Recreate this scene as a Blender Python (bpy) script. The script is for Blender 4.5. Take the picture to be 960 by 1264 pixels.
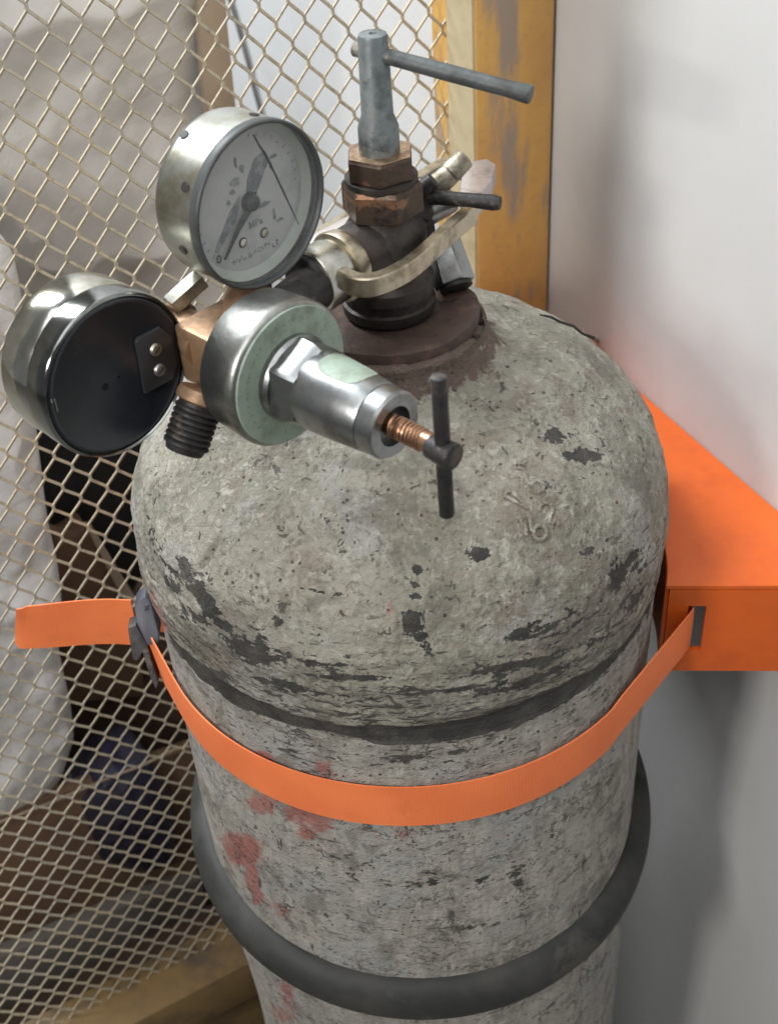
import bpy, bmesh, math, random
import numpy as np
from mathutils import Vector, Matrix

for o in list(bpy.data.objects):
    bpy.data.objects.remove(o)
S = bpy.context.scene
COL = S.collection
GZ = 1.40                      # local heights are measured from the lens; the floor is GZ below it
V = Vector

# ------------------------------------------------------------------ camera
FPX = 1568.85
RGT = np.array([0.99778, -0.03142, -0.05881]); 
pitch, roll, yaw = 0.679595, -0.069599, -0.012999
fw = np.array([math.sin(yaw)*math.cos(pitch), math.cos(yaw)*math.cos(pitch), -math.sin(pitch)])
r0 = np.cross(fw, [0, 0, 1]); r0 /= np.linalg.norm(r0); u0 = np.cross(r0, fw)
RGT = math.cos(roll)*r0 + math.sin(roll)*u0
UPV = -math.sin(roll)*r0 + math.cos(roll)*u0
CAM = np.array([0, -0.487344, GZ])
cd = bpy.data.cameras.new('camera'); cam = bpy.data.objects.new('camera', cd); COL.objects.link(cam)
cd.sensor_fit = 'VERTICAL'; cd.sensor_height = 36; cd.lens = FPX/1264*36
cd.clip_start = 0.02; cd.clip_end = 60
M = Matrix.Identity(4)
for i in range(3):
    M[i][0], M[i][1], M[i][2], M[i][3] = RGT[i], UPV[i], -fw[i], CAM[i]
cam.matrix_world = M
S.camera = cam
cd.dof.use_dof = True; cd.dof.focus_distance = 0.56; cd.dof.aperture_fstop = 15

# ------------------------------------------------------------------ world, lamps, exposure
W = bpy.data.worlds.new('World'); S.world = W; W.use_nodes = True
bg = W.node_tree.nodes['Background']
bg.inputs[0].default_value = (0.93, 0.97, 1.0, 1); bg.inputs[1].default_value = 0.19
def area(name, loc, aim, size, power, col, sy=None):
    l = bpy.data.lights.new(name, 'AREA'); o = bpy.data.objects.new(name, l); COL.objects.link(o)
    l.energy = power; l.color = col; l.size = size
    if sy: l.shape = 'RECTANGLE'; l.size_y = sy
    o.location = loc
    o.rotation_euler = (V(aim)-V(loc)).to_track_quat('-Z', 'Y').to_euler()
    return o
area('window_light', (-0.66, -0.81, 1.60), (0, 0, 1.15), 0.16, 7.4, (1.0, 0.97, 0.93))
area('soft_ceiling_light', (-0.25, -0.80, 2.75), (0, 0, 1.0), 1.6, 21, (0.98, 0.99, 1.0))
area('ceiling_lamp', (-0.95, 0.85, 2.60), (0, 0, 1.1), 0.42, 82, (0.91, 0.96, 1.0), 1.1)
S.view_settings.view_transform = 'Standard'; S.view_settings.look = 'None'
S.view_settings.exposure = 0; S.view_settings.gamma = 1
S.view_settings.use_curve_mapping = False
S.cycles.max_bounces = 8

# ------------------------------------------------------------------ helpers
def at(x, y, w):               # point seen at photo pixel (x, y), w metres ahead
    return V(CAM + w*((x-480)/FPX*RGT - (y-632)/FPX*UPV + fw))
def on_z(x, y, zl):            # the same, on the horizontal plane at local height zl
    d = (x-480)/FPX*RGT - (y-632)/FPX*UPV + fw
    return V(CAM + d*(zl/d[2]))
def on_plane(x, y, n, dist):
    d = (x-480)/FPX*RGT - (y-632)/FPX*UPV + fw
    n = np.array(n); return V(CAM + d*((dist - CAM@n)/(d@n)))
def project(P):
    d = P - CAM; w = d@fw
    return 480 + FPX*(d@RGT)/w, 632 - FPX*(d@UPV)/w
def L(x, y, z): return V((x, y, z+GZ))

AZ = 0.490247
FH = V((math.cos(AZ), math.sin(AZ), 0)); FN = V((-math.sin(AZ), math.cos(AZ), 0))   # along / through the fence
AW = math.radians(-66.96)
WH = V((math.cos(AW), math.sin(AW), 0)); WN = V((-math.sin(AW), math.cos(AW), 0))   # along / into the wall
EE = V((0.701, 0.713, 0)).normalized(); NN = V((EE.y, -EE.x, 0)); ZZ = V((0, 0, 1))  # regulator axes
def R(e, n, z): return EE*e + NN*n + ZZ*(z+GZ)

# noise
_p = np.random.default_rng(7).permutation(256); _p = np.concatenate([_p, _p, _p])
_v = np.random.default_rng(8).random(256)*2-1
def vnoise(P, f=1.0, off=0):
    P = np.asarray(P)*f + off + 100; i = np.floor(P).astype(int); t = P-i; t = t*t*t*(t*(t*6-15)+10); i &= 255
    out = 0
    for a in (0, 1):
        wx = t[:, 0] if a else 1-t[:, 0]
        for b in (0, 1):
            wy = t[:, 1] if b else 1-t[:, 1]
            for c in (0, 1):
                wz = t[:, 2] if c else 1-t[:, 2]
                out = out + wx*wy*wz*_v[_p[_p[_p[(i[:, 0]+a) & 255]+((i[:, 1]+b) & 255)]+((i[:, 2]+c) & 255)]]
    return out
def fbm(P, f, n=4, off=0):
    return sum(vnoise(P, f*2**k, off+13.7*k)*0.5**k for k in range(n))

class MB:
    def __init__(s): s.v = []; s.f = []
    def add(s, vs, fs):
        b = len(s.v); s.v += [tuple(p) for p in vs]; s.f += [tuple(b+i for i in f) for f in fs]; return s
    def box(s, c, ax, ay, az, dx, dy, dz):    # centre, axes, half sizes
        c = V(c); vs = [c+ax*(dx*i)+ay*(dy*j)+az*(dz*k) for i in (-1, 1) for j in (-1, 1) for k in (-1, 1)]
        return s.add(vs, [(0, 1, 3, 2), (4, 6, 7, 5), (0, 4, 5, 1), (2, 3, 7, 6), (0, 2, 6, 4), (1, 5, 7, 3)])
    def lathe(s, prof, o, d, n=48, ref=None, fn=None, closed=True):  # prof [(along, radius)]
        d = V(d).normalized(); ref = V(ref) if ref else (ZZ if abs(d.z) < .9 else V((1, 0, 0)))
        a = (ref - d*ref.dot(d)).normalized(); b = d.cross(a); o = V(o)
        vs = []; fs = []; m = len(prof)
        for h, r in prof:
            for k in range(n):
                t = 2*math.pi*k/n; q = r if fn is None else r*fn(t)
                vs.append(o + d*h + a*(q*math.cos(t)) + b*(q*math.sin(t)))
        for i in range(m-1):
            for k in range(n):
                k2 = (k+1) % n; fs.append((i*n+k, i*n+k2, (i+1)*n+k2, (i+1)*n+k))
        if closed:
            fs.append(tuple(range(n))[::-1]); fs.append(tuple((m-1)*n+k for k in range(n)))
        return s.add(vs, fs)
    def cyl(s, p, q, r, r2=None, n=32, bev=0.0, fn=None, ref=None):
        p, q = V(p), V(q); h = (q-p).length; r2 = r2 or r
        if bev:
            prof = [(0, r-bev), (bev*.3, r-bev*.3), (bev, r), (h-bev, r2), (h-bev*.3, r2-bev*.3), (h, r2-bev)]
        else: prof = [(0, r), (h, r2)]
        return s.lathe(prof, p, q-p, n, ref, fn)
    def tube(s, pts, r, n=12, caps=True):
        pts = [V(p) for p in pts]; m = len(pts); vs = []; fs = []
        up = V((0.13, 0.27, 0.95)); 
        for i, p in enumerate(pts):
            t = (pts[min(i+1, m-1)]-pts[max(i-1, 0)]).normalized()
            a = (up-t*up.dot(t)).normalized(); b = t.cross(a); up = a
            rr = r[i] if isinstance(r, (list, tuple)) else r
            vs += [p+a*(rr*math.cos(2*math.pi*k/n))+b*(rr*math.sin(2*math.pi*k/n)) for k in range(n)]
        for i in range(m-1):
            for k in range(n): fs.append((i*n+k, i*n+(k+1) % n, (i+1)*n+(k+1) % n, (i+1)*n+k))
        if caps: fs += [tuple(range(n))[::-1], tuple((m-1)*n+k for k in range(n))]
        return s.add(vs, fs)
    def sweep(s, pts, sec, closed=False):      # sec: function(i, tangent) -> list of offset vectors
        pts = [V(p) for p in pts]; m = len(pts); vs = []; fs = []; n = None
        for i, p in enumerate(pts):
            a = pts[(i-1) % m] if closed else pts[max(i-1, 0)]; b = pts[(i+1) % m] if closed else pts[min(i+1, m-1)]
            o = sec(i, (b-a).normalized()); n = len(o); vs += [p+q for q in o]
        for i in range(m if closed else m-1):
            j = (i+1) % m
            for k in range(n): fs.append((i*n+k, i*n+(k+1) % n, j*n+(k+1) % n, j*n+k))
        if not closed: fs += [tuple(range(n))[::-1], tuple((m-1)*n+k for k in range(n))]
        return s.add(vs, fs)
    def prism(s, poly, d):                      # polygon extruded along vector d
        n = len(poly); a = [V(p) for p in poly]; d = V(d)
        fs = [tuple(range(n))[::-1], tuple(range(n, 2*n))] + [(i, (i+1) % n, n+(i+1) % n, n+i) for i in range(n)]
        return s.add(a+[p+d for p in a], fs)
    def build(s, name, mat, parent=None, smooth=40, bev=0, seg=2, kind=None, label=None):
        me = bpy.data.meshes.new(name); me.from_pydata(s.v, [], s.f); me.update()
        bm = bmesh.new(); bm.from_mesh(me); bmesh.ops.recalc_face_normals(bm, faces=bm.faces)
        if bev:
            es = [e for e in bm.edges if len(e.link_faces) == 2 and e.calc_face_angle(0) > math.radians(35)]
            bmesh.ops.bevel(bm, geom=es, offset=bev, segments=seg, profile=0.5, affect='EDGES', clamp_overlap=True)
        bm.to_mesh(me); bm.free()
        return link(name, me, mat, parent, smooth, kind, label)
def link(name, me, mat, parent=None, smooth=40, kind=None, label=None):
    me.polygons.foreach_set('use_smooth', [smooth > 0]*len(me.polygons))
    if smooth: me.set_sharp_from_angle(angle=math.radians(smooth))
    o = bpy.data.objects.new(name, me); COL.objects.link(o)
    if mat: me.materials.append(mat)
    if parent:
        o.parent = parent; o.matrix_parent_inverse = WORLD[parent.name].inverted()
    WORLD[o.name] = Matrix.Identity(4)
    if kind: o['kind'] = kind
    if label: o['label'] = label
    return o
WORLD = {}
def thing(name, label, cat, loc, group=None):
    o = bpy.data.objects.new(name, None); COL.objects.link(o); o.location = loc; o.empty_display_size = .02
    WORLD[o.name] = Matrix.Translation(V(loc))
    o['label'] = label; o['category'] = cat
    if group: o['group'] = group
    return o
def tag(o, label, cat): o['label'] = label; o['category'] = cat; return o

# ------------------------------------------------------------------ materials
class NT:
    def __init__(s, name):
        s.m = bpy.data.materials.new(name); s.m.use_nodes = True; s.t = s.m.node_tree
        s.p = s.t.nodes['Principled BSDF']
        tc = s.n('ShaderNodeTexCoord'); s.obj = tc.outputs['Object']; s.uv = tc.outputs['UV']
    def n(s, k, **kw):
        x = s.t.nodes.new(k)
        for a, b in kw.items(): setattr(x, a, b)
        return x
    def set(s, sock, v):
        if hasattr(v, 'is_output'): s.t.links.new(v, sock)
        elif isinstance(v, (tuple, list)) and len(v) == 3 and sock.type == 'RGBA': sock.default_value = (*v, 1)
        else: sock.default_value = v
    def map(s, vec, sc):
        x = s.n('ShaderNodeMapping'); s.set(x.inputs[0], vec); x.inputs['Scale'].default_value = sc; return x.outputs[0]
    def noise(s, vec, scale, detail=4, rough=.55, dist=0):
        x = s.n('ShaderNodeTexNoise'); s.set(x.inputs['Vector'], vec)
        for k, v in (('Scale', scale), ('Detail', detail), ('Roughness', rough), ('Distortion', dist)): x.inputs[k].default_value = v
        return x.outputs[0]
    def voro(s, vec, scale, feature='F1'):
        x = s.n('ShaderNodeTexVoronoi', feature=feature); s.set(x.inputs['Vector'], vec); x.inputs['Scale'].default_value = scale
        return x.outputs['Distance']
    def math(s, op, a, b=0.0, c=0.0):
        x = s.n('ShaderNodeMath', operation=op); s.set(x.inputs[0], a); s.set(x.inputs[1], b); s.set(x.inputs[2], c); return x.outputs[0]
    def ramp(s, f, lo, hi):      # smooth 0..1
        x = s.n('ShaderNodeMapRange', interpolation_type='SMOOTHSTEP'); s.set(x.inputs[0], f)
        x.inputs[1].default_value = lo; x.inputs[2].default_value = hi; return x.outputs[0]
    def mix(s, f, a, b):
        x = s.n('ShaderNodeMix', data_type='RGBA'); s.set(x.inputs[0], f); s.set(x.inputs[6], a); s.set(x.inputs[7], b); return x.outputs[2]
    def attr(s, nm):
        x = s.n('ShaderNodeAttribute', attribute_name=nm); return x.outputs['Fac']
    def bump(s, h, strength=.5, dist=.001):
        x = s.n('ShaderNodeBump'); s.set(x.inputs['Height'], h); x.inputs['Strength'].default_value = strength; x.inputs['Distance'].default_value = dist
        s.t.links.new(x.outputs[0], s.p.inputs['Normal']); return x
    def out(s, col=None, rough=None, metal=None, spec=None):
        if col is not None: s.set(s.p.inputs['Base Color'], col)
        if rough is not None: s.set(s.p.inputs['Roughness'], rough)
        if metal is not None: s.set(s.p.inputs['Metallic'], metal)
        if spec is not None: s.set(s.p.inputs['Specular IOR Level'], spec)
        return s.m

def worn(name, base, dark, rough=.6, metal=0, sc=60, amt=.5, bump=.2, spec=.4, r2=None, third=None):
    t = NT(name); a = t.noise(t.obj, sc, 6, .6); b = t.noise(t.obj, sc*4, 5, .6)
    c = t.mix(t.ramp(a, .62-amt*.3, .78-amt*.1), base, dark)
    if third: c = t.mix(t.ramp(t.noise(t.obj, sc*.6, 5, .65, .4), .56, .62), c, third)
    c = t.mix(t.math('MULTIPLY', t.ramp(b, .4, .75), .25), c, dark)
    t.bump(b, bump, .0006)
    rr = t.math('MULTIPLY_ADD', a, (r2 or .3), rough-.15)
    return t.out(c, rr, metal, spec)

M_chrome = worn('chrome', (.54, .545, .51), (.32, .295, .225), .24, 1, 45, .55, .12)
M_chrome2 = worn('bright_chrome', (.32, .33, .33), (.13, .125, .115), .33, 1, 50, .6, .16)
M_nickel = worn('tarnished_nickel', (.52, .53, .49), (.25, .22, .15), .36, 1, 38, .8, .2)
M_zinc = worn('grey_zinc', (.17, .195, .20), (.075, .085, .085), .48, .4, 90, .7, .3, third=(.205, .22, .22))
M_steel = worn('dull_steel', (.30, .30, .29), (.10, .085, .07), .45, .9, 80, .6, .3)
M_iron = worn('black_iron', (.030, .028, .028), (.012, .011, .011), .5, .3, 120, .5, .5, r2=.35, third=(.075, .062, .052))
M_bronze = worn('dark_bronze', (.085, .060, .045), (.030, .024, .022), .42, .65, 110, .5, .4, third=(.24, .13, .075))
M_valve = worn('sooty_valve', (.060, .050, .044), (.022, .020, .019), .5, .55, 80, .6, .4)
M_brass = worn('dirty_brass', (.33, .205, .12), (.12, .08, .05), .5, .55, 60, .8, .4)
M_thread = worn('copper_thread', (.42, .25, .16), (.16, .09, .06), .35, .95, 120, .4, .1)
M_yoke = worn('worn_yoke_plating', (.50, .44, .33), (.17, .14, .09), .34, .95, 70, .6, .2)
M_pale = worn('pale_yoke_steel', (.56, .50, .48), (.30, .26, .23), .40, .8, 70, .4, .2)
M_rubber = worn('black_rubber', (.026, .027, .025), (.050, .048, .043), .62, 0, 26, .8, .5, .35, third=(.060, .057, .050))
M_blackplastic = worn('black_paint', (.010, .013, .018), (.020, .021, .023), .30, 0, 40, .4, .05, .6, r2=.2)
M_buckle = worn('grey_plastic', (.042, .042, .058), (.022, .022, .032), .5, 0, 60, .4, .1, .5)
M_brackets = worn('orange_powder_coat', (.65, .115, .013), (.53, .088, .012), .42, 0, 20, .5, .10, .5)
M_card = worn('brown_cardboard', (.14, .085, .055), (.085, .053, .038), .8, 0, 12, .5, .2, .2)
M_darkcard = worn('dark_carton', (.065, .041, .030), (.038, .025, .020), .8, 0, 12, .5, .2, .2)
M_bin = worn('black_plastic', (.010, .010, .012), (.018, .018, .019), .5, 0, 20, .4, .1, .4)
M_blue = worn('blue_black_plastic', (.018, .016, .035), (.010, .009, .014), .5, 0, 18, .4, .1, .4, third=(.035, .03, .10))
M_tan = worn('tan_board', (.34, .27, .20), (.20, .15, .11), .8, 0, 12, .5, .2, .2)
M_plank = worn('grey_plank', (.15, .135, .12), (.08, .07, .06), .75, 0, 10, .5, .2, .2)
M_label = worn('pale_green_label', (.27, .335, .27), (.17, .20, .155), .5, 0, 90, .6, .05, .4)
M_dial = worn('dial_face', (.43, .44, .435), (.33, .345, .34), .6, 0, 55, .5, .02, .3)
M_ink = worn('black_ink', (.045, .05, .055), (.10, .105, .11), .6, 0, 300, .5, 0, .2)
M_smudge = worn('grey_smudge', (.13, .15, .16), (.30, .32, .32), .6, 0, 260, .7, 0, .2)
M_bezel = worn('dark_bezel', (.065, .070, .070), (.04, .043, .043), .5, .25, 60, .4, .1)
M_cable = worn('grey_cable', (.10, .095, .09), (.06, .06, .055), .6)

def glass_mat():
    t = NT('dusty_gauge_glass'); t.t.nodes.remove(t.p)
    o = t.t.nodes['Material Output']
    tr = t.n('ShaderNodeBsdfTransparent'); gl = t.n('ShaderNodeBsdfGlossy'); df = t.n('ShaderNodeBsdfDiffuse')
    gl.inputs['Roughness'].default_value = .12; df.inputs[0].default_value = (.45, .45, .43, 1)
    lw = t.n('ShaderNodeLayerWeight'); lw.inputs[0].default_value = .5; fr_ = t.math('MULTIPLY_ADD', t.math('POWER', lw.outputs['Facing'], 4.0), .7, .05)
    m1 = t.n('ShaderNodeMixShader'); m2 = t.n('ShaderNodeMixShader')
    dust = t.math('MULTIPLY', t.ramp(t.noise(t.obj, 45, 5), .35, .8), .22)
    t.set(m1.inputs[0], dust); t.t.links.new(tr.outputs[0], m1.inputs[1]); t.t.links.new(df.outputs[0], m1.inputs[2])
    t.t.links.new(fr_, m2.inputs[0]); t.t.links.new(m1.outputs[0], m2.inputs[1]); t.t.links.new(gl.outputs[0], m2.inputs[2])
    t.t.links.new(m2.outputs[0], o.inputs[0]); return t.m
M_glass = glass_mat()

def strap_mat():
    t = NT('orange_webbing')
    w = t.n('ShaderNodeTexWave'); t.set(w.inputs['Vector'], t.uv); w.inputs['Scale'].default_value = 420
    w.inputs['Distortion'].default_value = .6
    c = t.mix(t.ramp(t.noise(t.obj, 25, 4), .3, .7), (.93, .24, .078), (.83, .195, .062))
    c = t.mix(t.math('MULTIPLY', w.outputs['Fac'], .12), c, (.62, .13, .035))
    c = t.mix(t.math('MULTIPLY', t.ramp(t.noise(t.obj, 60, 6, .7), .55, .75), .30), c, (.50, .13, .05))
    t.bump(w.outputs['Fac'], .35, .0003); return t.out(c, .62, 0, .35)
M_strap = strap_mat()

def wall_mat():
    t = NT('white_wall_paint'); a = t.noise(t.obj, 2.2, 5, .6); b = t.noise(t.obj, 260, 3)
    c = t.mix(t.ramp(a, .3, .75), (.585, .58, .57), (.51, .505, .495))
    c = t.mix(t.math('MULTIPLY', t.ramp(t.noise(t.obj, 8, 8, .68, .4), .48, .75), .5), c, (.47, .45, .43))
    t.bump(b, .12, .0006); return t.out(c, .7, 0, .25)
def floor_mat():
    t = NT('concrete'); a = t.noise(t.obj, 4, 7, .65)
    t.bump(a, .3, .002); return t.out(t.mix(a, (.20, .19, .17), (.30, .285, .26)), .8, 0, .2)
def yellow_mat():
    t = NT('yellow_frame_paint')
    st = t.map(t.obj, (14, 14, 3.2)); a = t.noise(st, 1.9, 6, .6, .3); b = t.noise(t.obj, 30, 5); f = t.noise(t.obj, 240, 4)
    c = t.mix(t.ramp(b, .35, .7), (.57, .335, .09), (.49, .27, .085))
    m = t.ramp(a, .55, .63)
    c = t.mix(t.math('MULTIPLY', m, .85), c, (.25, .215, .19))
    c = t.mix(t.math('MULTIPLY', t.ramp(f, .55, .7), .25), c, (.30, .20, .09))
    t.bump(t.math('SUBTRACT', f, t.math('MULTIPLY', m, .6)), .25, .0005); return t.out(c, t.math('MULTIPLY_ADD', m, .15, .40), 0, .5)
def mesh_mat():
    t = NT('mesh_yellow_paint'); b = t.noise(t.obj, 22, 5); f = t.noise(t.obj, 300, 3)
    c = t.mix(t.ramp(b, .35, .65), (.47, .40, .28), (.40, .36, .285))
    c = t.mix(t.math('MULTIPLY', t.ramp(f, .5, .7), .5), c, (.16, .13, .09))
    return t.out(c, .5, .1, .5)
def wrap_mat(name, c0, c1, sc, rough=.45, bs=.6):
    t = NT(name); a = t.noise(t.obj, sc, 6, .65, .8); b = t.noise(t.obj, sc*3.5, 5, .6, 1.0)
    c = t.mix(t.ramp(a, .3, .72), c0, c1)
    t.bump(t.math('ADD', a, t.math('MULTIPLY', b, .35)), bs, .012); return t.out(c, rough, 0, .45)
M_wall, M_floor, M_yellow, M_mesh = wall_mat(), floor_mat(), yellow_mat(), mesh_mat()
M_tarp = wrap_mat('grey_plastic_sheet', (.60, .595, .58), (.40, .385, .37), 5, .38, .3)
M_sack = wrap_mat('white_woven_sack', (.70, .695, .70), (.52, .505, .50), 9, .5, .35)
M_rail = worn('shaded_frame_paint', (.21, .135, .055), (.10, .075, .05), .6, 0, 24, .6, .2, .3)  # frame paint darkened to brown: the shade low on the fence is in the colour

def cyl_mat():
    t = NT('peeling_cylinder_paint')
    wear = t.attr('wear'); red = t.attr('red'); body = t.attr('body'); rust = t.attr('rust')
    hs = t.map(t.uv, (26, 95, 1)); vs = t.map(t.uv, (120, 30, 1)); iso = t.map(t.obj, (60, 60, 60)); sh = t.attr('sh'); band = t.attr('band')
    big = t.noise(t.obj, 17, 5, .6); mid = t.noise(t.obj, 70, 6, .65, .3); fine = t.noise(t.obj, 330, 5, .65, .4); vf = t.noise(t.obj, 900, 3, .6)
    c = t.mix(t.ramp(big, .34, .66), (.225, .213, .172), (.325, .308, .255))
    c = t.mix(t.math('MULTIPLY', t.ramp(t.noise(t.obj, 26, 6, .65, .6), .50, .62), .75), c, (.195, .163, .132))
    c = t.mix(t.math('MULTIPLY', t.ramp(t.noise(t.obj, 21, 7, .68, .5), .54, .64), .7), c, (.345, .345, .325))
    c = t.mix(t.math('MULTIPLY', t.ramp(fine, .48, .62), t.math('MULTIPLY_ADD', t.ramp(mid, .35, .65), .6, .12)), c, (.125, .110, .085))
    c = t.mix(t.math('MULTIPLY', t.ramp(t.noise(t.obj, 210, 6, .7, .8), .53, .64), .65), c, (.43, .41, .36))
    # lower shell: paler, greyer coat with brown scuffing
    cb = t.mix(t.ramp(t.noise(vs, 1.0, 6, .65, .5), .36, .66), (.43, .405, .36), (.31, .285, .25))
    cb = t.mix(t.math('MULTIPLY', t.ramp(t.noise(t.obj, 22, 5, .6), .45, .65), .6), cb, (.33, .335, .33))
    cb = t.mix(t.math('MULTIPLY', t.ramp(fine, .50, .68), .4), cb, (.19, .165, .14))
    c = t.mix(body, c, cb)
    gr = t.math('MULTIPLY', band, t.ramp(t.noise(t.map(t.uv, (22, 90, 1)), 1.0, 7, .68, .4), .42, .60))
    c = t.mix(t.math('MULTIPLY', gr, .6), c, (.135, .120, .098))
    ck_ = t.ramp(t.noise(t.obj, 33, 7, .70, .4), .53, .60)
    c = t.mix(t.math('MULTIPLY', ck_, .55), c, (.14, .130, .108))
    # red over-spray
    rm = t.ramp(t.math('ADD', red, t.math('MULTIPLY_ADD', t.noise(t.obj, 95, 8, .72, .5), 2.2, -1.1)), .22, .62)
    c = t.mix(t.math('MULTIPLY', rm, .72), c, t.mix(t.ramp(fine, .4, .6), (.36, .075, .062), (.32, .12, .10)))
    # dark bare metal where the coat has flaked
    hn = t.math('SUBTRACT', t.noise(hs, 1.0, 9, .70, .6), .5); hn2 = t.math('SUBTRACT', t.noise(iso, 1.3, 9, .72, .4), .5)
    hf = t.math('SUBTRACT', t.noise(t.map(t.uv, (75, 300, 1)), 1.0, 7, .68, .4), .5)
    chip = t.math('ADD', t.math('ADD', t.math('MULTIPLY', t.math('MULTIPLY', hn, 1.1), sh), t.math('MULTIPLY', hn2, 1.15)), t.math('MULTIPLY_ADD', t.math('MULTIPLY', hf, 1.35), sh, wear))
    chip = t.math('ADD', chip, t.math('MULTIPLY_ADD', t.noise(t.obj, 420, 6, .7), .9, -.45))
    cm = t.ramp(chip, .44, .48)
    # thin cracks on the shell
    cr = t.math('ABSOLUTE', t.math('SUBTRACT', t.noise(t.map(t.uv, (30, 34, 1)), 1.0, 6, .68, .35), .5))
    sliv = t.math('MULTIPLY', t.ramp(t.math('MULTIPLY_ADD', band, .085, t.noise(t.map(t.uv, (95, 420, 1)), 1.0, 5, .66, .5)), .640, .665), sh)
    cr = t.math('MULTIPLY', t.ramp(cr, .010, .003), t.math('MULTIPLY', t.ramp(t.noise(t.obj, 26, 3), .46, .56), .75))
    cr2 = t.ramp(t.noise(t.map(t.uv, (70, 300, 1)), 1.0, 6, .7, .8), .655, .69)
    pit = t.math('MULTIPLY', t.ramp(t.voro(iso, 4.0), .20, .12), t.ramp(t.noise(t.obj, 120, 2), .54, .60))
    pit2 = t.ramp(t.noise(t.obj, 190, 5, .66, .6), .635, .665)
    dm = t.math('MAXIMUM', t.math('MAXIMUM', cm, t.math('MULTIPLY', pit2, .8)), t.math('MULTIPLY', pit, .85))
    dm = t.math('MAXIMUM', dm, t.math('MULTIPLY', body, t.math('MAXIMUM', cr, t.math('MULTIPLY', cr2, .8))))
    sl2 = t.math('MULTIPLY', t.ramp(t.math('MULTIPLY_ADD', band, .05, t.noise(t.map(t.uv, (27, 140, 1)), 1.0, 8, .72, .4)), .630, .655), sh)
    sl3 = t.math('MULTIPLY', t.math('MULTIPLY', t.ramp(t.noise(t.map(t.uv, (150, 17, 1)), 1.0, 7, .70, .5), .645, .675), body), .8)
    dm = t.math('MAXIMUM', dm, t.math('MULTIPLY', t.math('MAXIMUM', t.math('MAXIMUM', sliv, sl2), sl3), .9))
    # pale rim round the flakes
    rim = t.math('MULTIPLY', t.ramp(chip, .36, .44), t.math('SUBTRACT', 1.0, cm))
    c = t.mix(t.math('MULTIPLY', rim, .45), c, (.44, .42, .37))
    c = t.mix(dm, c, t.mix(t.ramp(mid, .35, .65), (.040, .038, .035), (.075, .070, .062)))
    rs = t.ramp(t.math('ADD', rust, t.math('MULTIPLY', hn2, 1.6)), .38, .50)
    c = t.mix(t.math('MULTIPLY', rs, .9), c, t.mix(fine, (.060, .040, .033), (.165, .115, .09)))
    h = t.math('ADD', t.math('MULTIPLY', fine, .55), t.math('MULTIPLY', mid, .9))
    h = t.math('ADD', h, t.math('MULTIPLY', vf, .25))
    h = t.math('SUBTRACT', h, t.math('MULTIPLY', dm, .45))
    t.bump(h, .95, .0024)
    return t.out(c, t.math('MULTIPLY_ADD', dm, -.12, .72), 0, .28)
M_cyl = cyl_mat()

# ------------------------------------------------------------------ setting
MB().box((0, 0, -.05), V((1, 0, 0)), V((0, 1, 0)), ZZ, 5, 5, .05).build('floor', M_floor, kind='structure', smooth=0)
DW = 0.183
MB().box(WN*(DW+.05)+ZZ*1.35, WH, WN, ZZ, 3.2, .05, 1.36).build('wall', M_wall, kind='structure', smooth=0)

# ------------------------------------------------------------------ fence
DM, DF = 0.183, 0.151
UL = -1.0
ua = (WN*DW + FN*0)                              # where the fence line meets the wall
def corner_u(d): # along-fence coordinate where plane n=d meets the wall
    a = np.array([[FN.x, FN.y], [WN.x, WN.y]]); p = np.linalg.solve(a, [d, DW]); return p[0]*FH.x+p[1]*FH.y
UC = corner_u(DF) - .002
fence = thing('mesh_fence', 'yellow steel fence of diamond expanded mesh in a square tube frame', 'fence', FN*DM+FH*UC)
def F(u, d, z): return FH*u + FN*d + ZZ*(z+GZ)
PW = .0515
u_post = UC-PW/2
MB().box(F(u_post, (DF+DM+.016)/2, -.30), FH, FN, ZZ, PW/2, (DM+.016-DF)/2, 1.095).build('post', M_yellow, fence, bev=.0022)
RT = -.933
MB().box(F(UC-PW-.0008, (DF+DM)/2-.001, -.25), FH, FN, ZZ, .0008, (DM-DF)/2-.003, 1.0).build('lit_face_strip', worn('lit_face_cream', (.50, .42, .27), (.38, .30, .17), .55, 0, 40, .5, .1), fence)  # strip added on the post's left face, its paler colour paints in the light
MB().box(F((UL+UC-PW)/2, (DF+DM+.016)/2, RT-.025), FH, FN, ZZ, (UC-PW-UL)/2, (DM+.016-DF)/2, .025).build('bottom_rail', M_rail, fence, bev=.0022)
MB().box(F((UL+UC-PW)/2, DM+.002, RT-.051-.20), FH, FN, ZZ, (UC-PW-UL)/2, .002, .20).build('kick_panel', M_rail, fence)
sc = (DM+.430)/(.30+.430)
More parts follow.
